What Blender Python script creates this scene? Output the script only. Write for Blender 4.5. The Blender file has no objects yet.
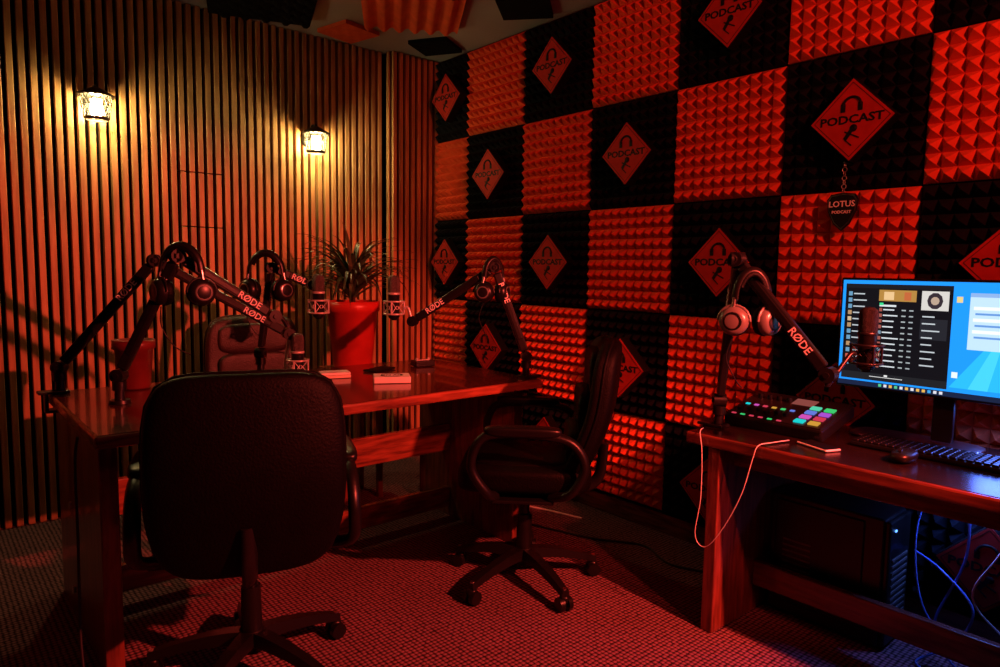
import bpy, bmesh, math, random
from mathutils import Vector, Matrix
random.seed(7)
V=Vector
scene=bpy.context.scene
scene.view_settings.view_transform='Standard'
scene.view_settings.look='None'
COL=bpy.context.collection

# ---------------------------------------------------------------- materials
def new_mat(name):
    m=bpy.data.materials.new(name); m.use_nodes=True
    nt=m.node_tree; b=nt.nodes['Principled BSDF']
    return m,nt,b
def mat(name,col,rough=.5,metal=0.,var=.25,scale=20.,bump=0.,bscale=120.,spec=.5,stretch=(1,1,1),coat=0.):
    m,nt,b=new_mat(name)
    b.inputs['Roughness'].default_value=rough
    b.inputs['Metallic'].default_value=metal
    b.inputs['Specular IOR Level'].default_value=spec
    b.inputs['Coat Weight'].default_value=coat
    tc=nt.nodes.new('ShaderNodeTexCoord'); mp=nt.nodes.new('ShaderNodeMapping')
    mp.inputs['Scale'].default_value=stretch
    nt.links.new(tc.outputs['Object'],mp.inputs['Vector'])
    n=nt.nodes.new('ShaderNodeTexNoise'); n.inputs['Scale'].default_value=scale; n.inputs['Detail'].default_value=4
    nt.links.new(mp.outputs['Vector'],n.inputs['Vector'])
    r=nt.nodes.new('ShaderNodeValToRGB')
    r.color_ramp.elements[0].position=.3; r.color_ramp.elements[1].position=.7
    r.color_ramp.elements[0].color=tuple(c*(1-var) for c in col)+(1,)
    r.color_ramp.elements[1].color=tuple(min(1,c*(1+var)) for c in col)+(1,)
    nt.links.new(n.outputs['Fac'],r.inputs['Fac']); nt.links.new(r.outputs['Color'],b.inputs['Base Color'])
    if bump>0:
        n2=nt.nodes.new('ShaderNodeTexNoise'); n2.inputs['Scale'].default_value=bscale; n2.inputs['Detail'].default_value=3
        nt.links.new(mp.outputs['Vector'],n2.inputs['Vector'])
        bp=nt.nodes.new('ShaderNodeBump'); bp.inputs['Strength'].default_value=bump; bp.inputs['Distance'].default_value=.01
        nt.links.new(n2.outputs['Fac'],bp.inputs['Height']); nt.links.new(bp.outputs['Normal'],b.inputs['Normal'])
    return m
def emis(name,col,s,sample=False):
    m,nt,b=new_mat(name)
    b.inputs['Base Color'].default_value=(0.004,.004,.004,1)
    b.inputs['Specular IOR Level'].default_value=.1
    b.inputs['Emission Color'].default_value=tuple(col)+(1,)
    b.inputs['Emission Strength'].default_value=s
    b.inputs['Roughness'].default_value=.4
    if not sample: m.cycles.emission_sampling='NONE'
    return m
def carpet():
    m,nt,b=new_mat('carpet_loop')
    b.inputs['Roughness'].default_value=.95; b.inputs['Specular IOR Level'].default_value=.15
    tc=nt.nodes.new('ShaderNodeTexCoord'); mp=nt.nodes.new('ShaderNodeMapping')
    mp.inputs['Rotation'].default_value=(0,0,0.0)
    nt.links.new(tc.outputs['Object'],mp.inputs['Vector'])
    vo=nt.nodes.new('ShaderNodeTexVoronoi'); vo.inputs['Scale'].default_value=62; vo.inputs['Randomness'].default_value=.2
    nt.links.new(mp.outputs['Vector'],vo.inputs['Vector'])
    r=nt.nodes.new('ShaderNodeValToRGB')
    r.color_ramp.elements[0].position=.18; r.color_ramp.elements[1].position=.58
    r.color_ramp.elements[0].color=(.35,.17,.20,1); r.color_ramp.elements[1].color=(.020,.010,.011,1)
    nt.links.new(vo.outputs['Distance'],r.inputs['Fac'])
    no=nt.nodes.new('ShaderNodeTexNoise'); no.inputs['Scale'].default_value=5
    nt.links.new(mp.outputs['Vector'],no.inputs['Vector'])
    mx=nt.nodes.new('ShaderNodeMixRGB'); mx.blend_type='MULTIPLY'; mx.inputs['Fac'].default_value=.35
    nt.links.new(r.outputs['Color'],mx.inputs['Color1']); nt.links.new(no.outputs['Fac'],mx.inputs['Color2'])
    nt.links.new(mx.outputs['Color'],b.inputs['Base Color'])
    bp=nt.nodes.new('ShaderNodeBump'); bp.inputs['Strength'].default_value=.6; bp.inputs['Distance'].default_value=.005; bp.invert=True
    nt.links.new(vo.outputs['Distance'],bp.inputs['Height']); nt.links.new(bp.outputs['Normal'],b.inputs['Normal'])
    return m
FOAM_R=mat('foam_red',(.60,.090,.030),.95,var=.12,scale=14,bump=.25,bscale=300,spec=.12)
FOAM_K=mat('foam_charcoal',(.006,.007,.010),.95,var=.2,scale=14,bump=.3,bscale=300,spec=.06)
SLAT=mat('slat_oak',(.45,.245,.10),.5,var=.38,scale=9,stretch=(3,3,.35),bump=.1,bscale=40)
FELT=mat('felt_black',(.004,.003,.003),.95,spec=.05)
CARPET=carpet()
CEIL=mat('ceiling_paint',(.30,.30,.32),.9,var=.05,scale=3,bump=.1)
WALLP=mat('wall_paint_dark',(.03,.028,.028),.9,var=.1,scale=3)
WOODX=mat('cherry_wood_x',(.24,.065,.033),.22,var=.6,scale=14,stretch=(.5,4,4),coat=.4)
WOODY=mat('cherry_wood_y',(.13,.035,.022),.26,var=.6,scale=14,stretch=(4,.5,4),coat=.3)
WOODZ=mat('cherry_wood_z',(.17,.045,.028),.28,var=.6,scale=14,stretch=(4,4,.5),coat=.3)
TABLETOP=mat('tabletop_dark_cherry',(.07,.015,.010),.18,var=.5,scale=14,stretch=(.5,4,4),coat=.4)
DESKTOP=mat('desktop_dark',(.012,.006,.005),.26,var=.4,scale=14,stretch=(4,.5,4))
LEATH=mat('leather_black',(.0022,.0019,.0019),.55,var=.2,bump=.25,bscale=160,spec=.11)
LEATHB=mat('leather_dark_brown',(.026,.011,.008),.42,var=.2,bump=.3,bscale=160)
PLAST=mat('plastic_black',(.006,.006,.006),.36,var=.15,bump=.05,spec=.35)
SATIN=mat('satin_black_metal',(.009,.009,.010),.32,metal=.1,var=.1,spec=.4)
STEEL=mat('brushed_steel',(.55,.55,.56),.28,metal=1.,var=.1)
SILVER=mat('silver_plastic',(.60,.57,.55),.3,metal=.4,var=.08)
SILVERD=mat('dark_silver_plastic',(.20,.195,.19),.3,metal=.3,var=.08)
GREY=mat('grey_plastic',(.10,.10,.10),.4,var=.08)
GRILLE=mat('mic_grille',(.10,.085,.08),.4,metal=.6,var=.4,scale=260,bump=.6,bscale=500)
GRILLEK=mat('mic_grille_black',(.006,.006,.006),.5,var=.4,scale=260,bump=.6,bscale=500,spec=.25)
WHITE=mat('white_print',(.8,.8,.8),.6,var=.05)
PAPER=mat('paper_white',(.82,.80,.77),.6,var=.05)
SIGNR=mat('sign_red',(.34,.018,.012),.7,var=.15,spec=.15)
SIGNK=mat('sign_black',(.003,.003,.003),.6,var=.1,spec=.2)
POT=mat('pot_red',(.46,.03,.02),.35,var=.08)
POTD=mat('pot_oxblood',(.14,.016,.013),.4,var=.15)
SOIL=mat('soil',(.04,.025,.015),.95,bump=.6,bscale=80)
LEAF=mat('leaf_green',(.045,.085,.035),.42,var=.4,scale=30)
LEAF2=mat('leaf_pale',(.12,.14,.065),.42,var=.3,scale=30)
CABLEW=mat('cable_white',(.7,.68,.66),.5,var=.05)
CABLEK=mat('cable_black',(.012,.012,.012),.5)
CABLEB=mat('cable_blue',(.10,.18,.55),.5)
BRONZE=mat('dark_bronze',(.05,.045,.04),.4,metal=.7,var=.3)
BULB=emis('bulb_glow',(1,.74,.30),370,True)
CREAM=mat('book_cream',(.72,.62,.50),.6,var=.08)

# ---------------------------------------------------------------- mesh builder
class MB:
    def __init__(s): s.v=[];s.f=[];s.m=[];s.sm=[];s.mats=[];s.M=Matrix.Identity(4)
    def mi(s,m):
        if m not in s.mats: s.mats.append(m)
        return s.mats.index(m)
    def add(s,vs,fs,m,smooth=False,M=None):
        T=s.M@M if M is not None else s.M
        o=len(s.v); k=s.mi(m)
        s.v+= [T@V(p) for p in vs]
        for f in fs: s.f.append([i+o for i in f]); s.m.append(k); s.sm.append(smooth)
    def addbm(s,bm,m,smooth=False,M=None):
        bm.verts.index_update()
        s.add([v.co.copy() for v in bm.verts],[[v.index for v in f.verts] for f in bm.faces],m,smooth,M); bm.free()
    def box(s,c,size,m,bev=0.,rot=None,seg=2):
        bm=bmesh.new(); bmesh.ops.create_cube(bm,size=1)
        for v in bm.verts: v.co=V((v.co.x*size[0],v.co.y*size[1],v.co.z*size[2]))
        if bev>0: bmesh.ops.bevel(bm,geom=list(bm.edges),offset=bev,segments=seg,profile=.5,affect='EDGES')
        M=Matrix.Translation(V(c))
        if rot is not None: M=M@(rot if isinstance(rot,Matrix) else Matrix.Rotation(rot,4,'Z'))
        s.addbm(bm,m,False,M)
    def bar(s,p,q,w,h,m,bev=0.,up=V((0,0,1))):
        p=V(p);q=V(q);d=q-p;L=d.length;d.normalize()
        if abs(d.dot(up))>.98: up=V((0,1,0))
        sd=d.cross(up).normalized();u=sd.cross(d)
        R=Matrix((( d.x,sd.x,u.x,0),(d.y,sd.y,u.y,0),(d.z,sd.z,u.z,0),(0,0,0,1)))
        s.box((p+q)/2,(L,w,h),m,bev,R)
    def cyl(s,p,q,r0,r1,m,seg=20,caps=True,smooth=True):
        p=V(p);q=V(q);d=(q-p).normalized()
        a=d.orthogonal().normalized();b=d.cross(a)
        vs=[];fs=[]
        for c,r in ((p,r0),(q,r1)):
            for i in range(seg):
                t=2*math.pi*i/seg; vs.append(c+a*math.cos(t)*r+b*math.sin(t)*r)
        for i in range(seg): j=(i+1)%seg; fs.append([i,j,seg+j,seg+i])
        s.add(vs,fs,m,smooth)
        if caps:
            s.add(vs[:seg],[list(range(seg))[::-1]],m); s.add(vs[seg:],[list(range(seg))],m)
    def lathe(s,prof,m,c=(0,0,0),seg=28,M=None,smooth=True):
        vs=[];fs=[]
        for r,z in prof:
            for i in range(seg):
                t=2*math.pi*i/seg; vs.append((r*math.cos(t),r*math.sin(t),z))
        for k in range(len(prof)-1):
            for i in range(seg):
                j=(i+1)%seg; fs.append([k*seg+i,k*seg+j,(k+1)*seg+j,(k+1)*seg+i])
        T=Matrix.Translation(V(c))
        s.add(vs,fs,m,smooth,T@M if M is not None else T)
    def tube(s,pts,r,m,seg=8,closed=False,n=6,flat=1.):
        P=[V(p) for p in pts]
        if n>1 and len(P)>2:
            Q=[];N=len(P)
            rng=range(N if closed else N-1)
            for i in rng:
                if closed: p0,p1,p2,p3=P[(i-1)%N],P[i],P[(i+1)%N],P[(i+2)%N]
                else: p0,p1,p2,p3=P[max(i-1,0)],P[i],P[i+1],P[min(i+2,N-1)]
                for k in range(n):
                    t=k/n
                    Q.append(.5*((2*p1)+(-p0+p2)*t+(2*p0-5*p1+4*p2-p3)*t*t+(-p0+3*p1-3*p2+p3)*t**3))
            if not closed: Q.append(P[-1])
            P=Q
        N=len(P);vs=[];fs=[];a=None
        for i in range(N):
            if closed: d=(P[(i+1)%N]-P[(i-1)%N])
            else: d=P[min(i+1,N-1)]-P[max(i-1,0)]
            d.normalize()
            if a is None: a=d.orthogonal().normalized()
            a=(a-d*a.dot(d)); a=a.normalized() if a.length>1e-6 else d.orthogonal().normalized()
            b=d.cross(a)
            for k in range(seg):
                t=2*math.pi*k/seg; vs.append(P[i]+(a*math.cos(t)+b*math.sin(t)*flat)*r)
        for i in range(N if closed else N-1):
            i2=(i+1)%N
            for k in range(seg):
                k2=(k+1)%seg; fs.append([i*seg+k,i*seg+k2,i2*seg+k2,i2*seg+k])
        s.add(vs,fs,m,True)
        if not closed:
            s.add(vs[:seg],[list(range(seg))[::-1]],m);s.add(vs[-seg:],[list(range(seg))],m)
    def ring(s,c,r,t,m,axis='Z',seg=28,M=None,part=(0,1)):
        pts=[]
        a0,a1=part
        full=(a1-a0)>=1
        N=seg if full else max(4,int(seg*(a1-a0)))+1
        for i in range(N):
            an=2*math.pi*(a0+(a1-a0)*(i/seg if full else i/(N-1)))
            x,y=math.cos(an)*r,math.sin(an)*r
            p={'Z':V((x,y,0)),'X':V((0,x,y)),'Y':V((x,0,y))}[axis]
            if M is not None: p=M@p
            pts.append(V(c)+p)
        s.tube(pts,t,m,closed=full,n=1)
    def cushion(s,c,h,m,n=4.,rot=None,fn=None,div=9):
        bm=bmesh.new(); bmesh.ops.create_cube(bm,size=2)
        bmesh.ops.subdivide_edges(bm,edges=list(bm.edges),cuts=div,use_grid_fill=True)
        for v in bm.verts:
            p=v.co; g=(abs(p.x)**n+abs(p.y)**n+abs(p.z)**n)**(1/n); p=p/g
            p=V((p.x*h[0],p.y*h[1],p.z*h[2]))
            if fn: p=fn(p)
            v.co=p
        M=Matrix.Translation(V(c))
        if rot is not None: M=M@rot
        s.addbm(bm,m,True,M)
    def poly(s,pts,m,M=None):
        s.add(pts,[list(range(len(pts)))],m,False,M)
    def text(s,body,size,m,M,extrude=.0006,align='CENTER',off=.012):
        cu=bpy.data.curves.new('t','FONT'); cu.body=body; cu.size=size; cu.extrude=extrude
        cu.align_x=align; cu.align_y='CENTER'; cu.resolution_u=2; cu.offset=size*off
        ob=bpy.data.objects.new('t',cu); COL.objects.link(ob)
        dg=bpy.context.evaluated_depsgraph_get(); me=ob.evaluated_get(dg).to_mesh()
        s.add([v.co.copy() for v in me.vertices],[list(p.vertices) for p in me.polygons],m,False,M)
        ob.evaluated_get(dg).to_mesh_clear()
        bpy.data.objects.remove(ob); bpy.data.curves.remove(cu)
    def mesh(s,name):
        me=bpy.data.meshes.new(name)
        me.from_pydata([tuple(p) for p in s.v],[],s.f)
        for m in s.mats: me.materials.append(m)
        me.polygons.foreach_set('material_index',s.m); me.polygons.foreach_set('use_smooth',s.sm)
        me.update(); return me
    def obj(s,name,origin=None,M=None):
        if origin is not None:
            o=V(origin); s.v=[p-o for p in s.v]
        me=s.mesh(name); ob=bpy.data.objects.new(name,me); COL.objects.link(ob)
        if M is not None: ob.matrix_world=M
        elif origin is not None: ob.location=origin
        return ob
def frame(x,y,z,o):
    return Matrix(((x.x,y.x,z.x,o.x),(x.y,y.y,z.y,o.y),(x.z,y.z,z.z,o.z),(0,0,0,1)))
def inst(me,name,M):
    ob=bpy.data.objects.new(name,me); COL.objects.link(ob); ob.matrix_world=M; return ob

# ---------------------------------------------------------------- room
XL,XR,YB,YF,ZC=-1.7,2.64,-1.6,3.80,2.54
def slab(name,c,size,m):
    b=MB(); b.box((0,0,0),size,m); ob=b.obj(name); ob.location=c; return ob
W=XR-XL;D=YF-YB
slab('floor',((XL+XR)/2,(YB+YF)/2,-.05),(W+.4,D+.4,.1),CARPET)
slab('ceiling',((XL+XR)/2,(YB+YF)/2,ZC+.05),(W+.4,D+.4,.1),CEIL)
slab('wall_right',(XR+.06,(YB+YF)/2,ZC/2),(.1,D,ZC),FELT)
slab('wall_left',(XL-.05,(YB+YF)/2,ZC/2),(.1,D,ZC),WALLP)
slab('wall_front',((XL+XR)/2,YB-.05,ZC/2),(W+.2,.1,ZC),WALLP)
slab('wall_back',((XL+XR)/2,YF+.05,ZC/2),(W+.2,.1,ZC),FELT)
b=MB(); x=XL+.03; k=0
while x<2.27:
    if 1.05<x<1.28:   # small access hatch cut into the slats
        zh0,zh1=1.42,1.70
        b.box((x,YF-.02,zh0/2),(.026,.039,zh0-.005),SLAT,.002,seg=1)
        b.box((x,YF-.02,(zh0+zh1)/2),(.026,.039,zh1-zh0-.005),SLAT,.002,seg=1)
        b.box((x,YF-.02,(zh1+ZC)/2),(.026,.039,ZC-zh1-.005),SLAT,.002,seg=1)
    else:
        b.box((x,YF-.02,ZC/2+.0),(.026,.04-.001,ZC-.004),SLAT,.002,seg=1)
    x+=.0445
b.obj('trim_1')
b=MB()
b.box((2.46,3.75,ZC/2),(.34,.098,ZC-.004),FELT)
x=2.305
while x<2.63:
    b.box((x,3.69,ZC/2),(.026,.022,ZC-.004),SLAT,.002,seg=1); x+=.0445
b.box((2.284,3.725,ZC/2),(.014,.026,ZC-.004),SLAT,.002,seg=1)
b.obj('trim_2')
b=MB(); b.box((0,0,0),(.03,3.66-YB-.02,.09),WOODY,.004); o=b.obj('baseboard_right'); o.location=(XR-.006,(3.66+YB)/2,.046)

# foam
def foam_mesh(name,wy,wz,ny,nz,m,h=.046,base=.014):
    b=MB()
    vs=[];fs=[]
    for j in range(nz+1):
        for i in range(ny+1): vs.append((-base,-wy/2+wy*i/ny,-wz/2+wz*j/nz))
    o=len(vs)
    for j in range(nz):
        for i in range(ny):
            vs.append((-base-h,-wy/2+wy*(i+.5)/ny,-wz/2+wz*(j+.5)/nz)); a=o+j*ny+i
            p=j*(ny+1)+i;q=p+1;r=q+ny+1;s_=p+ny+1
            fs+=[[q,p,a],[r,q,a],[s_,r,a],[p,s_,a]]
    b.add(vs,fs,m)
    b.box((-base/2,0,0),(base,wy,wz),m)
    return b.mesh(name)
HF=.044
fr=foam_mesh('foam_red',.494,.494,10,10,FOAM_R,HF); fk=foam_mesh('foam_dark',.494,.494,10,10,FOAM_K,HF)
frb=foam_mesh('foam_red_low',.494,.42,10,8,FOAM_R,HF); fkb=foam_mesh('foam_dark_low',.494,.42,10,8,FOAM_K,HF)
fra=foam_mesh('foam_red_cut',.32,.494,6,10,FOAM_R,HF); fka=foam_mesh('foam_dark_cut',.32,.494,6,10,FOAM_K,HF)
frc=foam_mesh('foam_red_cut2',.32,.42,6,8,FOAM_R,HF); fkc=foam_mesh('foam_dark_cut2',.32,.42,6,8,FOAM_K,HF)
# sign
def sign_mesh():
    b=MB(); s=.205
    R=Matrix.Rotation(math.pi/4,4,'Z')
    def sq(c,w,t,m,bev=0): b.box(c,(w,w,t),m,bev,R)
    sq((0,0,.028),s,.056,SIGNK,.002)
    sq((0,0,.057),s-.006,.004,SIGNR)
    for k in range(4):
        a=math.pi/4+k*math.pi/2
        c=V((math.cos(a),math.sin(a),0))*(s/2-.012)
        b.box((c.x,c.y,.0595),(.0018,s-.024,.001),SIGNK,0,Matrix.Rotation(a,4,'Z'))
    b.text('PODCAST',.040,SIGNK,Matrix.Translation((0,0,.0595))@Matrix.Scale(1.20,4,(1,0,0)),off=.03)
    b.ring((0,.048,.060),.030,.0048,SIGNK,'Z',24,None,(0,.5))
    for sx in (-1,1): b.box((sx*.029,.042,.060),(.016,.028,.003),SIGNK,.001)
    b.bar((.006,-.032,.0598),(-.018,-.068,.0598),.013,.002,SIGNK)
    b.lathe([(0,.0012),(.013,.001),(.013,0)],SIGNK,(.010,-.030,.0595),16)
    b.bar((-.02,-.04,.0598),(.03,-.065,.0598),.005,.002,SIGNK)
    b.bar((-.018,-.068,.0598),(.006,-.09,.0598),.004,.002,SIGNK)
    return b.mesh('podcast_sign')
sg=sign_mesh()
Y0,Z0=3.351,2.029
for c in range(-1,9):
    for r in range(0,5):
        red=((c+r)%2==0)
        yc=Y0-c*.5-.25; wy=.5
        if c==-1: yc=Y0+.162; wy=.33
        zt=Z0+.5-r*.5; zc=zt-.25
        low=(r==4)
        if low: zc=zt-.215
        me={(0,0):(fk,fr),(1,0):(fkb,frb),(0,1):(fka,fra),(1,1):(fkc,frc)}[(int(low),int(c==-1))][int(red)]
        inst(me,'acoustic_foam_panel',Matrix.Translation((XR,yc,zc)))
        if not red and -1<=c<=6:
            Ms=Matrix(((0,0,-1,XR-.050),(-1,0,0,yc-.042),(0,1,0,zc-.015),(0,0,0,1)))
            inst(sg,'podcast_sign',Ms)

# ceiling foams
def egg(name,w,m,n=5,h=.04,rot=0,loc=(0,0),wave=False,base=.02):
    b=MB(); N=30; vs=[];fs=[]
    for j in range(N+1):
        for i in range(N+1):
            x=-w/2+w*i/N;y=-w/2+w*j/N
            if wave: z=h*(.5+.5*math.sin(2*math.pi*n*i/N))
            else: z=h*(.5+.5*math.sin(2*math.pi*n*i/N)*math.sin(2*math.pi*n*j/N))
            vs.append((x,y,-base-z))
    for j in range(N):
        for i in range(N):
            p=j*(N+1)+i; fs.append([p,p+N+1,p+N+2,p+1])
    b.add(vs,fs,m,True)
    b.box((0,0,-base/2-.002),(w,w,base),m)
    ob=b.obj(name); ob.matrix_world=Matrix.Translation((loc[0],loc[1],ZC))@Matrix.Rotation(rot,4,'Z')
egg('ceiling_foam_panel',.50,FOAM_R,6,.030,math.radians(-32),(2.00,3.03),wave=True)
egg('ceiling_foam_panel',.50,FOAM_K,5,.05,math.radians(-20),(1.36,3.38))
egg('ceiling_foam_panel',.26,FOAM_K,1,.004,math.radians(40),(2.40,2.62))
egg('ceiling_foam_panel',.24,FOAM_R,3,.006,math.radians(12),(1.92,3.55))
egg('ceiling_foam_panel',.24,FOAM_K,3,.006,math.radians(30),(2.42,3.42))
egg('ceiling_foam_panel',.50,FOAM_K,5,.05,math.radians(25),(1.7,2.2))

# ---------------------------------------------------------------- sconces
def sconce(x,z):
    b=MB()
    yb=YF-.04
    b.lathe([(0,0),(.045,0),(.045,.008),(.03,.014),(0,.014)],BRONZE,(x,yb,z+.01),24,Matrix.Rotation(math.pi/2,4,'X'))
    c=V((x,yb-.095,z))
    b.tube([(x,yb-.01,z+.05),(x,yb-.05,z+.085),(x,yb-.095,z+.075)],.006,BRONZE)
    b.lathe([(0,.088),(.006,.086),(.008,.076),(.02,.070),(.04,.060),(.062,.046),(.078,.038),(.078,.030),(.06,.034),(0,.038)],BRONZE,c,28)
    b.lathe([(.05,-.062),(.054,-.066),(.05,-.072),(.045,-.076)],BRONZE,c,28)
    for k in range(14):
        a=2*math.pi*k/14
        for sgn in (1,-1):
            pts=[]
            for t in range(6):
                tt=t/5; r=.066-.014*tt; an=a+sgn*tt*.9
                pts.append(c+V((math.cos(an)*r,math.sin(an)*r,.036-.10*tt)))
            b.tube(pts,.0022,BRONZE,seg=4,n=1)
    b.ring(c+V((0,0,-.01)),.060,.002,BRONZE)
    b.cyl(c+V((0,0,-.050)),c+V((0,0,.018)),.024,.024,BULB,20)
    b.obj('wall_sconce',(x,yb,z))
sconce(.69,1.955); sconce(1.775,1.935)

# ---------------------------------------------------------------- tables
def table():
    b=MB(); x0,x1,y0,y1=.36,2.065,2.10,2.955
    b.box(((x0+x1)/2,(y0+y1)/2,.729),(x1-x0,y1-y0,.038),WOODX,.008)
    b.box(((x0+x1)/2,(y0+y1)/2,.7485),(x1-x0-.018,y1-y0-.018,.002),TABLETOP)
    for xx,w in ((x0+.045,.05),(x1-.065,.05)):
        b.box((xx,(y0+y1)/2+.02,.355),(w,y1-y0-.12,.708),WOODZ,.004)
    b.box(((x0+x1)/2,2.66,.40),(x1-x0-.18,.03,.13),WOODX,.004)
    b.box(((x0+x1)/2,2.66,.10),(x1-x0-.18,.03,.10),WOODX,.004)
    b.box(((x0+x1)/2,2.88,.665),(x1-x0-.18,.025,.09),WOODX,.003)
    for z in (.40,.10):
        b.cyl((x0+.012,2.66,z),(x0+.021,2.66,z),.012,.012,STEEL)
    b.obj('podcast_table')
table()
def desk():
    b=MB(); x0,x1,y0,y1=1.99,2.575,-.75,1.32
    b.box(((x0+x1)/2,(y0+y1)/2,.66),(x1-x0,y1-y0,.038),WOODY,.006)
    b.box(((x0+x1)/2+.004,(y0+y1)/2,.6795),(x1-x0-.02,y1-y0-.012,.002),DESKTOP)
    for yy in (1.215,-.62):
        b.box(((x0+x1)/2,yy,.32),(x1-x0-.02,.045,.638),WOODZ,.004)
    b.box((2.27,.30,.145),(.03,1.785,.09),WOODY,.004)
    b.box((2.10,.30,.605),(.02,1.785,.07),WOODY,.003)
    b.obj('computer_desk')
desk()

# ---------------------------------------------------------------- office chair
def office_chair(x,y,dx,dy,leath,base_ang=0.,backh=(.262,.055,.268),bz=.69,arms=True,frame_m=PLAST,lean=.16,ax=.285,seatw=.255,af=.215):
    b=MB()
    b.lathe([(0,.07),(.036,.07),(.04,.10),(.036,.135),(0,.14)],frame_m,(0,0,0))
    for k in range(5):
        a=base_ang+2*math.pi*k/5; d=V((math.cos(a),math.sin(a),0)); s=V((-d.y,d.x,0))
        vs=[];n=6
        for i in range(n+1):
            t=i/n; r=.02+t*.275; w=.026-.010*t; top=.135-.045*t*t-.01*t; h=.04-.016*t
            for (sx,zz) in ((-1,top-h),(1,top-h),(.8,top),(-.8,top)): vs.append(d*r+s*sx*w+V((0,0,zz)))
        fs=[]
        for i in range(n):
            for q in range(4):
                q2=(q+1)%4; fs.append([i*4+q,i*4+q2,(i+1)*4+q2,(i+1)*4+q])
        fs.append([n*4+i for i in range(4)])
        b.add(vs,fs,frame_m)
        tip=d*.285
        b.cyl(tip+V((0,0,.055)),tip+V((0,0,.085)),.009,.009,STEEL,10)
        for sgn in (-1,1):
            cc=tip+V((0,0,.027))
            b.cyl(cc+s*sgn*.008,cc+s*sgn*.026,.027,.025,frame_m,18)
        b.cushion(tip+V((0,0,.045)),(.018,.018,.016),frame_m,3,div=3)
    b.cyl((0,0,.13),(0,0,.27),.032,.028,frame_m); b.cyl((0,0,.27),(0,0,.40),.019,.019,frame_m)
    b.box((0,-.02,.395),(.20,.26,.05),frame_m,.012)
    b.tube([(0,-.10,.385),(0,-.22,.385),(0,-.285,.43),(0,-.30,.56)],.026,frame_m,flat=.5)
    b.tube([(.10,.05,.385),(.2,.06,.375),(.27,.07,.36)],.006,frame_m)
    def sf(p):
        z=p.z
        if p.y>.1: z-= (p.y-.1)**2*.6
        z+= .25*abs(p.x)**2.5
        return V((p.x*(1-.06*(p.y>0)*p.y*2),p.y,z))
    b.cushion((0,.0,.462),(seatw,.25,.055),leath,5,fn=sf,div=12)
    b.cushion((0,.015,.505),(seatw*.8,.19,.022),leath,4,fn=sf,div=10)
    def bf(p):
        w=1+.05*math.cos((p.z)/backh[2]*1.3)-.04*(p.z<0)*(-p.z/backh[2])**2
        yy=p.y+.55*p.x*p.x-p.z*lean-.015*math.cos(p.z/backh[2]*3)
        return V((p.x*w,yy,p.z))
    b.cushion((0,-.265,bz),backh,leath,5.2,fn=bf,div=14)
    for k in (-1,0,1):
        zc=k*backh[2]*.56
        b.cushion((0,-.225-zc*lean,bz+zc),(backh[0]*.80,.026,backh[2]*.30),leath,4,fn=lambda p:V((p.x,p.y+.55*p.x*p.x,p.z)),div=8)
    pts=[]
    for i in range(40):
        t=2*math.pi*i/40; cx,cz=math.cos(t),math.sin(t); g=(abs(cx)**5.2+abs(cz)**5.2)**(1/5.2)
        p=bf(V((cx/g*backh[0],-.0,cz/g*backh[2]))); pts.append(p+V((0,-.265,bz)))
    b.tube(pts,.006,leath,closed=True,n=1)
    if arms:
        for sx in (-1,1):
            X=sx*ax
            pts=[(X-sx*.05,.10,.415),(X,af-.055,.44),(X+sx*.01,af,.53),(X+sx*.005,af-.025,.625),(X,af-.095,.652),(X,-.06,.652),(X,-.17,.625),(X,-.215,.54),(X,-.17,.45),(X-sx*.05,-.10,.415)]
            b.tube(pts,.021,frame_m,seg=10,n=6,flat=.8)
            b.cushion((X,(af-.055-.14)/2+.01,.664),(.030,.135,.018),frame_m,4,div=6)
            b.box((sx*.20,0,.40),(.12,.22,.012),frame_m,.003)
    d=V((dx,dy,0)).normalized()
    M=frame(V((d.y,-d.x,0)),d,V((0,0,1)),V((x,y,0)))
    return b.obj('office_chair',M=M)
office_chair(.728,1.965,.35,.93,LEATH,base_ang=.42,backh=(.234,.055,.272),bz=.68,lean=.10,ax=.278,seatw=.235)
office_chair(1.785,1.90,-.70,.70,LEATH,base_ang=-1.31,backh=(.24,.048,.265),bz=.70,lean=.26,af=.18)
office_chair(1.30,3.24,-.12,-1,LEATHB,base_ang=.63,backh=(.225,.05,.26),bz=.705,arms=False)

# ---------------------------------------------------------------- boom arms
def seg_arm(b,p,q,label_t=.72):
    p=V(p);q=V(q);d=(q-p).normalized();L=(q-p).length
    side=d.cross(V((0,0,1)))
    if side.length<.15: side=V((.654,.756,0)).cross(V((0,0,1)))
    side.normalize()
    u=side.cross(d).normalized()
    R=frame(d,side,u,V((0,0,0)))
    b.box((p+q)/2,(L-.05,.026,.036),SATIN,.006,R)
    b.box((p+q)/2,(L-.16,.030,.022),PLAST,.004,R)
    for c in (p,q):
        b.cyl(c-side*.021,c+side*.021,.023,.023,SATIN,22)
        b.cyl(c-side*.026,c+side*.026,.009,.009,PLAST,14)
    for sg_ in (1,-1):
        n=side*sg_
        xd=d.copy(); yd=n.cross(xd)
        if yd.z<0 or (abs(d.z)>.85 and d.z<0): xd=-d; yd=n.cross(xd)
        c=p+d*L*label_t+n*.0155
        b.text('RØDE',.034,WHITE,frame(xd,yd,n,c),.0004)
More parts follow.
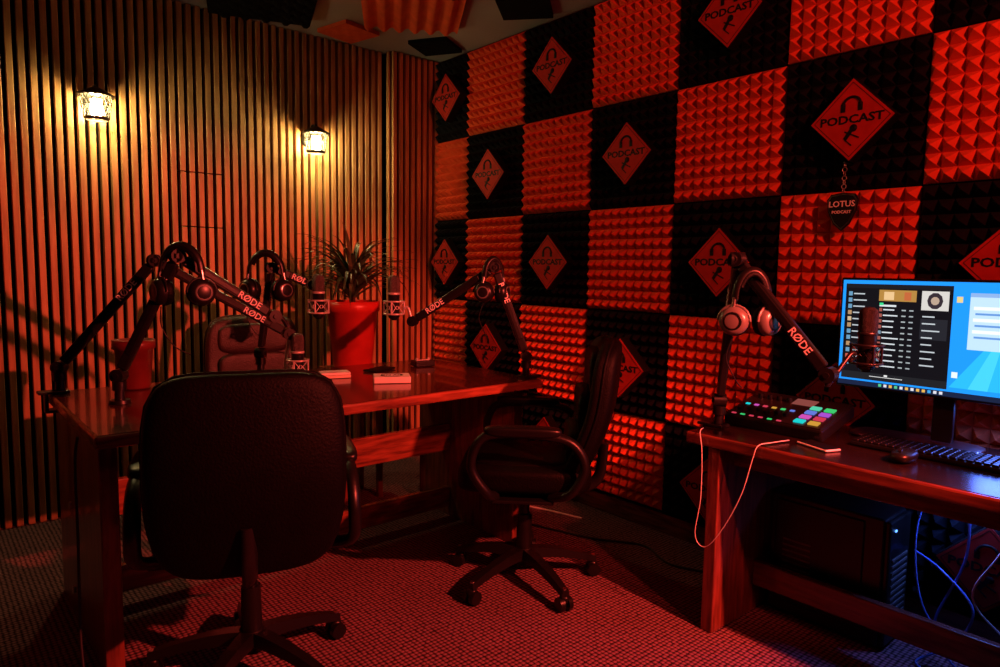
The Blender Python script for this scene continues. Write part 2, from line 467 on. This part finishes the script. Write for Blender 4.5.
def boom(base,joint,tip,clamp=None):
    b=MB(); base=V(base);joint=V(joint);tip=V(tip)
    b.cyl(base+V((0,0,.001)),base+V((0,0,.05)),.017,.015,SATIN)
    b.cyl(base+V((0,0,.045)),base+V((0,0,.075)),.022,.022,PLAST)
    if clamp is not None:
        o=V(clamp)
        b.box(base+V((0,0,.006)),(.055,.055,.010),SATIN,.002)
        e=base+o*.045
        b.box((base+e)/2+o*.003+V((0,0,.006)),(.05+abs(o.x)*.04,.05+abs(o.y)*.04,.010),SATIN,.002)
        b.box(e+V((0,0,-.03)),(.012 if abs(o.x)>.5 else .04,.012 if abs(o.y)>.5 else .04,.075),SATIN,.002)
        b.box(base+o*.02+V((0,0,-.062)),(.055,.055,.010),SATIN,.002)
        b.cyl(base+V((0,0,-.095)),base+V((0,0,-.044)),.006,.006,STEEL,12)
    else:
        b.cyl(base+V((0,0,.001)),base+V((0,0,.012)),.035,.033,SATIN)
    st=base+V((0,0,.095))
    b.cyl(base+V((0,0,.07)),st,.010,.010,STEEL)
    seg_arm(b,st,joint); seg_arm(b,joint,tip)
    return b
def mic(b,c,tip,scale=1.,tilt=None,mount=None,gr=None):
    mount=mount or SILVER; gr=gr or GRILLE
    c=V(c); s=scale
    T=Matrix.Translation(c)@(tilt if tilt is not None else Matrix.Identity(4))
    b.lathe([(0,-.098*s),(.012*s,-.098*s),(.017*s,-.092*s),(.024*s,-.085*s),(.0255*s,-.08*s),(.0255*s,.012*s),(.0265*s,.014*s)],PLAST,(0,0,0),24,T)
    b.lathe([(.0265*s,.014*s),(.0285*s,.016*s),(.0285*s,.022*s),(.0265*s,.024*s)],mount,(0,0,0),24,T)
    b.lathe([(.0265*s,.024*s),(.027*s,.03*s),(.027*s,.078*s),(.024*s,.09*s),(.016*s,.098*s),(0,.10*s)],gr,(0,0,0),24,T)
    R=T.to_3x3().to_4x4()
    for z in (-.015,-.07):
        b.ring(c+(R@V((0,0,z*s))),.045*s,.004*s,mount,'Z',28,R)
    for k in range(4):
        a=math.pi/4+k*math.pi/2; r=.045*s
        b.tube([c+R@V((math.cos(a)*r,math.sin(a)*r,-.015*s)),c+R@V((math.cos(a)*r,math.sin(a)*r,-.07*s))],.004*s,mount,n=1)
        for z0,z1 in ((-.015,-.05),(-.07,-.035)):
            for da in (-.7,.7):
                b.tube([c+R@V((math.cos(a)*r,math.sin(a)*r,z0*s)),c+R@V((math.cos(a+da)*.027*s,math.sin(a+da)*.027*s,z1*s))],.0014,CABLEK if mount is SATIN else CABLEW,seg=5,n=1)
    d=V(tip)-c; d.z=0
    d=d.normalized() if d.length>.01 else V((1,0,0))
    p=c+R@V((0,0,-.045*s))+d*.045*s
    b.tube([p,p+d*.02,V(tip)+V((0,0,-.02)),V(tip)],.007,mount,n=4)
def headphones(c,yaw,lean=0.,cup=SATIN,s=1.,w=.062,sw=50,face=None):
    b=MB(); face=face or GREY
    pts=[]
    for i in range(13):
        a=math.pi*i/12
        pts.append((math.cos(a)*w,0,-.075+math.sin(a)*.082))
    b.tube(pts,.011,PLAST,seg=10,n=2,flat=.45)
    b.tube([(math.cos(math.pi*i/12)*(w-.006),0,-.08+math.sin(math.pi*i/12)*.078) for i in range(2,11)],.013,LEATH,seg=10,n=2,flat=.6)
    for sx in (-1,1):
        b.tube([(sx*w,0,-.07),(sx*(w+.004),0,-.10)],.006,STEEL,n=1)
        R=Matrix.Rotation(math.radians(-sw)*sx,4,'Z')@Matrix.Rotation(math.pi/2*sx,4,'Y')
        RZ=Matrix.Rotation(math.radians(-sw)*sx,4,'Z')
        b.ring((sx*w,0,-.135),.043,.004,cup,'X',20,RZ,(0,.5))
        b.lathe([(0,.022),(.026,.022),(.036,.016),(.040,.004),(.040,-.004)],cup,(sx*(w),0,-.135),26,R)
        b.lathe([(.020,.0232),(.024,.0236),(.026,.0215)],face,(sx*w,0,-.135),20,R)
        b.lathe([(.040,-.004),(.043,-.012),(.040,-.024),(.030,-.028),(.022,-.020),(0,-.018)],LEATH,(sx*w,0,-.135),26,R)
    b.tube([(-w,0,-.18),(-w-.01,.02,-.24),(-w+.02,.03,-.30),(0,.05,-.33)],.002,CABLEK,seg=5)
    M=Matrix.Translation(V(c))@Matrix.Rotation(yaw,4,'Z')@Matrix.Rotation(lean,4,'Y')@Matrix.Scale(s,4)
    return b.obj('headphones',M=M)
Y90=-0.713
b=boom((.395,2.90,.75),(.68,2.72,1.235),(1.15,2.64,.95),clamp=(-1,0,0))
mic(b,(1.17,2.60,.86),(1.15,2.64,.94),.95)
b.obj('microphone_boom_arm',(.395,2.90,.75))
b=boom((.52,2.57,.75),(.68,2.44,1.25),(1.00,2.42,1.04))
b.tube([(1.00,2.42,1.04),(1.03,2.42,1.03),(1.05,2.42,1.00)],.008,SATIN)
b.obj('microphone_boom_arm',(.52,2.57,.75))
b=boom((1.14,2.91,.75),(1.19,2.90,1.215),(1.36,2.86,1.14),clamp=(0,1,0))
mic(b,(1.36,2.80,1.09),(1.36,2.86,1.13),1.)
b.obj('microphone_boom_arm',(1.14,2.91,.75))
b=boom((2.03,2.17,.75),(1.91,2.25,1.23),(1.67,2.52,.99),clamp=(1,0,0))
mic(b,(1.61,2.58,1.09),(1.67,2.52,.99),1.)
b.obj('microphone_boom_arm',(2.03,2.17,.75))
b=boom((2.13,1.28,.682),(1.98,1.15,1.264),(2.01,.86,.93),clamp=(0,1,0))
mic(b,(2.14,.81,1.03),(2.01,.86,.92),.98,mount=SATIN,gr=GRILLEK)
b.obj('microphone_boom_arm',(2.13,1.28,.682))
headphones((.685,2.425,1.282),Y90,0,SATIN,1.12)
headphones((1.15,2.86,1.275),Y90+.2,0,SATIN,1.15,face=STEEL)
headphones((1.905,2.25,1.265),Y90+.5,0,SATIN,1.05,.045)
headphones((1.965,1.085,1.225),Y90,0,SILVERD,1.12,.048,sw=60,face=PLAST)

# ---------------------------------------------------------------- plant
def plant():
    b=MB(); 
    pz=.70
    b.lathe([(0,0),(.095,0),(.10,.01),(.128,.29),(.140,.295),(.140,.345),(.130,.347),(.124,.335),(.118,.30),(0,.30)],POT,(0,0,pz),36)
    b.lathe([(0,.312),(.119,.305)],SOIL,(0,0,pz),24)
    b.cyl((0,0,pz+.30),(0,0,pz+.42),.018,.014,SOIL,10)
    for k in range(170):
        a=random.uniform(0,2*math.pi); L=random.uniform(.28,.42); el=random.uniform(.55,1.5); w=random.uniform(.006,.010)
        d=V((math.cos(a),math.sin(a),0)); s=V((-d.y,d.x,0))
        p=V((0,0,pz+random.uniform(.34,.44))); n=10; vs=[];
        e=el; cv=random.uniform(.45,.95)
        for i in range(n+1):
            t=i/n; ww=w*(.5+1.0*min(1,t*4)) *(1-t**2.5)
            vs+= [p-s*ww+V((0,0,.002)),p,p+s*ww+V((0,0,.002))]
            e-= (.06+.34*t)*cv
            p=p+(d*math.cos(e)+V((0,0,math.sin(e))))*L/n
        fs=[]
        for i in range(n):
            for q in (0,1): fs.append([i*3+q,i*3+q+1,(i+1)*3+q+1,(i+1)*3+q])
        b.add(vs,fs,LEAF if k%4 else LEAF2,True)
    ob=b.obj('potted_dracaena'); ob.location=(1.745,3.20,0.001)
    b=MB()
    b.box((0,0,.685),(.26,.26,.03),WOODX,.005)
    for sx in (-1,1):
        for sy in (-1,1): b.bar((sx*.10,sy*.10,.67),(sx*.10,sy*.10,0),.028,.028,WOODZ,.003)
    b.box((0,0,.25),(.22,.22,.02),WOODX,.003)
    ob=b.obj('plant_stand'); ob.location=(1.745,3.20,0)
plant()
b=MB()
b.lathe([(0,0),(.050,0),(.054,.008),(.066,.15),(.074,.152),(.074,.185),(.067,.186),(.063,.16),(0,.155)],POTD,(0,0,0),30)
b.lathe([(0,.16),(.063,.158)],SOIL,(0,0,0),20)
o=b.obj('flower_pot'); o.location=(.63,2.85,.751)

# ---------------------------------------------------------------- things on table
b=MB(); b.box((0,0,.013),(.15,.11,.026),PAPER,.003); b.text('ON AIR',.028,SIGNK,Matrix.Translation((0,.0,.0265)))
b.ring((0,0,.0265),.045,.0012,SIGNK,'Z',24)
o=b.obj('white_box'); o.matrix_world=Matrix.Translation((1.50,2.42,.751))@Matrix.Rotation(-.5,4,'Z')
b=MB()
b.box((0,0,.006),(.13,.085,.012),CREAM,.002); b.box((.002,.001,.018),(.125,.08,.010),PAPER,.002)
o=b.obj('note_books'); o.matrix_world=Matrix.Translation((1.36,2.66,.751))@Matrix.Rotation(-.3,4,'Z')
b=MB(); b.box((0,0,.005),(.10,.07,.010),PAPER,.002); o=b.obj('card_stack'); o.matrix_world=Matrix.Translation((1.20,2.55,.751))@Matrix.Rotation(.3,4,'Z')
b=MB(); b.box((0,0,.015),(.10,.07,.028),PLAST,.004); b.box((.0,0,.030),(.07,.012,.004),SILVER,.001)
for sx in(-.03,.03): b.cyl((sx,.0,.028),(sx,.0,.040),.008,.007,SILVER,12)
o=b.obj('headphone_amplifier'); o.matrix_world=Matrix.Translation((1.86,2.72,.751))@Matrix.Rotation(-.2,4,'Z')
b=MB(); b.box((0,0,.0045),(.15,.075,.009),PLAST,.003); b.box((0,0,.0093),(.14,.066,.0006),SIGNK)
o=b.obj('mobile_phone'); o.matrix_world=Matrix.Translation((1.62,2.72,.751))@Matrix.Rotation(.4,4,'Z')

# ---------------------------------------------------------------- monitor
def monitor():
    b=MB()
    E={}
    def em(c,s=1.,smp=False):
        k=(c,s)
        if k not in E: E[k]=emis('screen_%d'%len(E),c,s,smp)
        return E[k]
    Wd,Hd=.62,.352
    x0,y0,z0=2.40,.995,.852
    M=frame(V((0,-1,0)),V((0,0,1)),V((-1,0,0)),V((x0,y0,z0)))
    b.M=M
    b.box((Wd/2,Hd/2,-.014),(Wd+.014,Hd+.016,.026),PLAST,.004)
    b.cushion((Wd/2,Hd/2,-.035),(.22,.13,.022),PLAST,4,div=5)
    def q(u,v,w,h,c,s=1.,lay=0):
        z=.0003+lay*.0004
        b.poly([(u,v,z),(u+w,v,z),(u+w,v+h,z),(u,v+h,z)],em(c,s))
    b.poly([(0,0,.0003),(Wd,0,.0003),(Wd,Hd,.0003),(0,Hd,.0003)],em((.010,.24,.80),1.5,True))
    q(.0,.0,Wd,.016,(.010,.02,.06),1.,1)
    for i in range(12): q(.13+i*.016,.004,.009,.009,random.choice([(.05,.4,.9),(.8,.8,.9),(.9,.5,.1),(.1,.6,.3)]),1.,2)
    for k in range(5):
        b.poly([(.33+.05*k,.03,.0009+.0001*k),(.40+.05*k,.03,.0009+.0001*k),(.50+.02*k,.13+.01*k,.0009+.0001*k),(.42+.02*k,.16+.01*k,.0009+.0001*k)],em((.02+.03*(k%2),.40+.12*(k%2),1.),1.4))
    q(.01,.022,.315,.318,(.006,.007,.010),1.,2)
    q(.01,.326,.315,.014,(.012,.013,.018),1.,3)
    q(.01,.022,.315,.024,(.016,.018,.022),1.,3)
    q(.115,.286,.11,.036,(.50,.26,.06),1.,3); q(.13,.29,.03,.026,(.9,.6,.3),1.,4); q(.19,.29,.02,.026,(.6,.15,.05),1.,4)
    q(.118,.268,.05,.006,(.8,.85,.9),1.,4); q(.118,.272,.012,.008,(.05,.8,.3),1.,5)
    for i in range(11):
        v=.252-i*.0185
        q(.118,v,.009,.011,random.choice([(.5,.35,.25),(.4,.1,.08),(.2,.3,.4)]),1.,4)
        q(.13,v+.004,.03+.02*random.random(),.004,(.75,.8,.85),1.,4)
        q(.185,v+.004,.012,.004,(.45,.5,.52),1.,4); q(.207,v+.004,.012,.004,(.4,.45,.48),1.,4)
    for i in range(12):
        v=.30-i*.021
        q(.02,v,.012,.014,random.choice([(.5,.3,.15),(.7,.5,.3),(.15,.35,.55),(.65,.12,.08)]),1.,4)
        q(.036,v+.005,.03+.02*random.random(),.004,(.55,.6,.65),1.,4)
    q(.240,.262,.075,.060,(.75,.72,.68),1.,4)
    b.poly([(.2775+.022*math.cos(t*.6283),.292+.026*math.sin(t*.6283),.0025) for t in range(10)],em((.04,.03,.04),1.))
    b.poly([(.2775+.012*math.cos(t*.6283),.292+.013*math.sin(t*.6283),.0029) for t in range(10)],em((.55,.4,.3),1.))
    q(.24,.17,.075,.065,(.02,.022,.03),1.,3)
    for i in range(8): q(.245,.24-i*.022,.03+.03*random.random(),.004,(.6,.65,.7),1.,4)
    q(.10,.034,.10,.002,(.8,.8,.8),1.,4); q(.145,.038,.01,.006,(.9,.9,.9),1.,4)
    q(.37,.15,.24,.17,(.55,.78,1.),1.1,2); q(.37,.308,.24,.012,(.30,.5,.9),1.,3)
    for i in range(3): q(.38,.27-i*.035,.22,.010,(.9,.96,1.),1.1,3); q(.385,.255-i*.035,.12,.006,(.15,.35,.8),1.,3)
    q(.335,.06,.016,.018,(.75,.85,.95),1.2,2)
    q(.335,.29,.016,.018,(.9,.7,.3),1.,2)
    b.M=Matrix.Identity(4)
    yc=y0-Wd/2
    b.bar((x0+.045,yc,.70),(x0+.045,yc,1.0),.06,.018,PLAST,.004,up=V((1,0,0)))
    b.cushion((x0+.055,yc+.08,.688),(.085,.19,.006),STEEL,4,div=5)
    b.obj('computer_monitor',(x0,yc,.68))
monitor()
def console():
    b=MB()
    tilt=Matrix.Translation((2.31,1.12,.728))@Matrix.Rotation(-math.radians(13),4,'Y')@Matrix.Rotation(-math.pi/2,4,'Z')
    b.M=tilt
    b.box((0,0,0),(.35,.25,.045),PLAST,.008)
    b.box((0,.0,.0235),(.335,.235,.003),SATIN,.001)
    cols=[(0,.8,.8),(.05,.75,.2),(.8,.1,.6),(.8,.4,.05),(.15,.25,.9),(.8,.05,.1),(.1,.8,.5),(.5,.1,.8)]
    mats=[emis('pad_%d'%i,c,.8) for i,c in enumerate(cols)]
    for r in range(4):
        for c in range(2):
            b.box((.085+c*.048,-.088+r*.040,.027),(.034,.026,.006),mats[(r*2+c*3)%8],.002)
    for i in range(6):
        xx=-.14+i*.033
        b.box((xx,-.065,.0255),(.004,.075,.001),SIGNK)
        b.box((xx,-.075+random.random()*.03,.031),(.014,.022,.012),PLAST,.002)
        b.box((xx,-.112,.026),(.016,.008,.003),mats[[5,1,5,5,1,5][i]],.001)
        b.box((xx,-.015,.026),(.016,.012,.003),mats[[0,2,5,3,1,4][i]],.001)
    for i in range(4): b.cyl((-.13+i*.036,.06,.024),(-.13+i*.036,.06,.042),.011,.009,PLAST,18)
    b.box((.03,.07,.026),(.075,.05,.002),emis('console_screen',(.25,.06,.05),1.),.0)
    b.M=Matrix.Identity(4)
    b.box((2.40,1.12,.708),(.03,.28,.045),PLAST,.004)
    b.obj('audio_mixing_console',(2.31,1.12,.68))
console()
b=MB()
b.box((0,0,.008),(.13,.44,.014),PLAST,.004)
for r in range(6):
    for c in range(21):
        b.box((-.053+r*.0212,-.205+c*.0205,.018),(.017,.0165,.008),PLAST,.002,seg=1)
o=b.obj('computer_keyboard'); o.location=(2.305,.66,.682)
b=MB(); b.cushion((0,0,.016),(.055,.031,.018),PLAST,2.6,div=6); b.cyl((-.03,-.004,.032),(-.03,.004,.032),.008,.008,SATIN,12); o=b.obj('computer_mouse'); o.location=(2.17,.70,.683)
b=MB(); b.box((0,0,.004),(.12,.060,.007),PAPER,.003); b.box((0,0,.0078),(.116,.056,.0006),SIGNK); o=b.obj('smartphone'); o.matrix_world=Matrix.Translation((2.13,.93,.682))@Matrix.Rotation(1.2,4,'Z')
def tower():
    b=MB(); x,y0,y1,h=2.42,.79,1.17,.43
    b.box((x,(y0+y1)/2,h/2+.01),(.185,y1-y0,h),SATIN,.006)
    b.box((x-.094,(y0+y1)/2+.02,h/2+.02),(.004,y1-y0-.08,h-.06),PLAST,.004)
    b.box((x,y0-.008,h/2+.01),(.178,.018,h-.01),PLAST,.006)
    for i in range(12): b.box((x,y0-.018,.06+i*.022),(.13,.004,.008),GREY)
    for i in range(10):
        b.box((x-.0965,y1-.10,.10+i*.02),(.002,.10,.007),GREY)
    for dx in(-.07,.07):
        for yy in (y0+.04,y1-.04): b.cyl((x+dx,yy,0),(x+dx,yy,.012),.012,.012,PLAST,12)
    b.box((x-.05,y0-.019,.40),(.012,.003,.006),emis('led_blue',(.1,.3,1),3))
    b.obj('desktop_computer_tower',(x,(y0+y1)/2,0))
tower()
def cable(name,pts,r,m):
    b=MB(); b.tube(pts,r,m,seg=7,n=8); b.obj(name,pts[0])
cable('white_cable',[(2.12,1.02,.687),(2.04,1.04,.687),(1.98,1.05,.684),(1.968,1.06,.64),(1.965,1.09,.52),(1.965,1.15,.39),(1.965,1.21,.31),(1.965,1.25,.34),(1.965,1.235,.47),(1.97,1.24,.62),(1.985,1.26,.686),(2.05,1.29,.687)],.0016,CABLEW)
cable('floor_cable',[(1.60,2.90,.006),(1.75,2.97,.006),(1.90,2.82,.006),(2.10,2.90,.006),(2.20,2.72,.006),(2.10,2.6,.006),(2.2,2.5,.006),(2.35,2.5,.006),(2.45,2.2,.006)],.005,CABLEW)
cable('black_cable',[(2.2,2.3,.006),(2.3,2.0,.006),(2.42,1.8,.006),(2.35,1.6,.006),(2.45,1.38,.006)],.005,CABLEK)
cable('blue_cable',[(2.50,.62,.60),(2.47,.60,.35),(2.42,.66,.12),(2.40,.60,.02),(2.35,.50,.008),(2.2,.45,.008)],.004,CABLEB)
cable('blue_cable',[(2.50,.70,.60),(2.46,.74,.40),(2.40,.70,.2),(2.38,.62,.10),(2.36,.50,.05),(2.30,.36,.008)],.003,CABLEB)
cable('white_cable',[(2.50,.50,.60),(2.44,.50,.42),(2.40,.56,.25),(2.44,.46,.12),(2.42,.36,.02),(2.36,.30,.008)],.003,CABLEW)
cable('blue_cable',[(2.52,.76,.30),(2.46,.66,.28),(2.42,.56,.20),(2.40,.60,.08),(2.34,.68,.012),(2.30,.60,.008)],.004,CABLEB)
cable('black_cable',[(.335,2.20,.735),(.325,2.19,.66),(.32,2.16,.45),(.31,2.12,.2),(.30,2.05,.01),(.2,1.9,.006)],.004,CABLEK)
b=MB(); b.box((0,0,.02),(.22,.055,.036),PAPER,.006)
for i in range(4): b.cyl((-.075+i*.05,0,.038),(-.075+i*.05,0,.0392),.018,.018,SIGNK,18)
o=b.obj('power_strip'); o.matrix_world=Matrix.Translation((2.30,2.84,.001))@Matrix.Rotation(.9,4,'Z')
# hanging badge
b=MB()
c=V((2.555,1.080,1.455)); K=1.25
prof=[(0,-.062),(.022,-.042),(.040,-.005),(.044,.028),(.034,.043),(0,.048),(-.034,.043),(-.044,.028),(-.040,-.005),(-.022,-.042)]
for t,mm,sc in ((0,SATIN,1.),(-.004,STEEL,.92),(-.005,SIGNK,.86)):
    n=len(prof)
    vs=[(c.x+t-.003,c.y+p[0]*sc*K,c.z+p[1]*sc*K) for p in prof]+[(c.x+.003,c.y+p[0]*sc*K,c.z+p[1]*sc*K) for p in prof]
    b.add(vs,[list(range(n)),list(range(n,2*n))[::-1]]+[[i,(i+1)%n,n+(i+1)%n,n+i] for i in range(n)],mm)
Mt=frame(V((0,-1,0)),V((0,0,1)),V((-1,0,0)),c+V((-.009,0,.018)))
b.text('LOTUS',.030,WHITE,Mt); Mt2=frame(V((0,-1,0)),V((0,0,1)),V((-1,0,0)),c+V((-.009,0,-.010))); b.text('PODCAST',.015,WHITE,Mt2)
for i in range(7): b.ring(c+V((0,0,.066+i*.015)),.008,.0014,STEEL,'X' if i%2 else 'Y',12)
b.cyl(c+V((-.01,0,.165)),c+V((.05,0,.165)),.003,.003,STEEL,8)
b.obj('hanging_badge',c)

# ---------------------------------------------------------------- lights
def area(name,loc,target,size,power,col,shape='DISK',spread=math.pi):
    l=bpy.data.lights.new(name,'AREA'); l.shape=shape; l.size=size; l.energy=power; l.color=col; l.spread=spread
    o=bpy.data.objects.new(name,l); COL.objects.link(o); o.location=loc
    d=V(target)-V(loc); o.rotation_euler=d.to_track_quat('-Z','Y').to_euler(); return o
def spot(name,loc,target,rad,power,col,ang,blend):
    l=bpy.data.lights.new(name,'SPOT'); l.energy=power; l.color=col; l.shadow_soft_size=rad
    l.spot_size=math.radians(ang); l.spot_blend=blend
    o=bpy.data.objects.new(name,l); COL.objects.link(o); o.location=loc
    d=V(target)-V(loc); o.rotation_euler=d.to_track_quat('-Z','Y').to_euler(); return o
spot('red_spot_table',(1.85,-.40,1.75),(1.18,2.2,.30),.03,560,(1,.080,.050),66,.35)
spot('red_spot_foam',(1.25,-.75,2.25),(2.64,1.25,1.45),.05,175,(1,.075,.045),66,.5)
area('red_ceiling_fill',(.6,.4,2.45),(1.9,2.2,.9),.4,2,(1,.07,.04))  # weak red fill added overhead, not a ceiling fixture of the room
area('blue_desk_glow',(2.50,.55,.80),(2.35,.55,.5),.12,.8,(.1,.2,1))
area('blue_floor_glow',(2.52,.60,.58),(2.4,.5,0),.10,2.4,(.12,.22,1))
w=bpy.data.worlds.new('World'); scene.world=w; w.use_nodes=True
w.node_tree.nodes['Background'].inputs[0].default_value=(.10,.02,.02,1); w.node_tree.nodes['Background'].inputs[1].default_value=.05

# ---------------------------------------------------------------- camera
t,r,yaw=.093,.015,.713
R=V((math.cos(yaw),-math.sin(yaw),0));F=V((math.sin(yaw)*math.cos(t),math.cos(yaw)*math.cos(t),-math.sin(t)));U=R.cross(F)
e1=R*math.cos(r)+U*math.sin(r);e2=-R*math.sin(r)+U*math.cos(r)
cd=bpy.data.cameras.new('camera'); cd.lens=24.55; cd.sensor_width=36; cd.clip_start=.02
co=bpy.data.objects.new('camera',cd); COL.objects.link(co); co.matrix_world=frame(e1,e2,-F,V((0,0,1.22)))
scene.camera=co
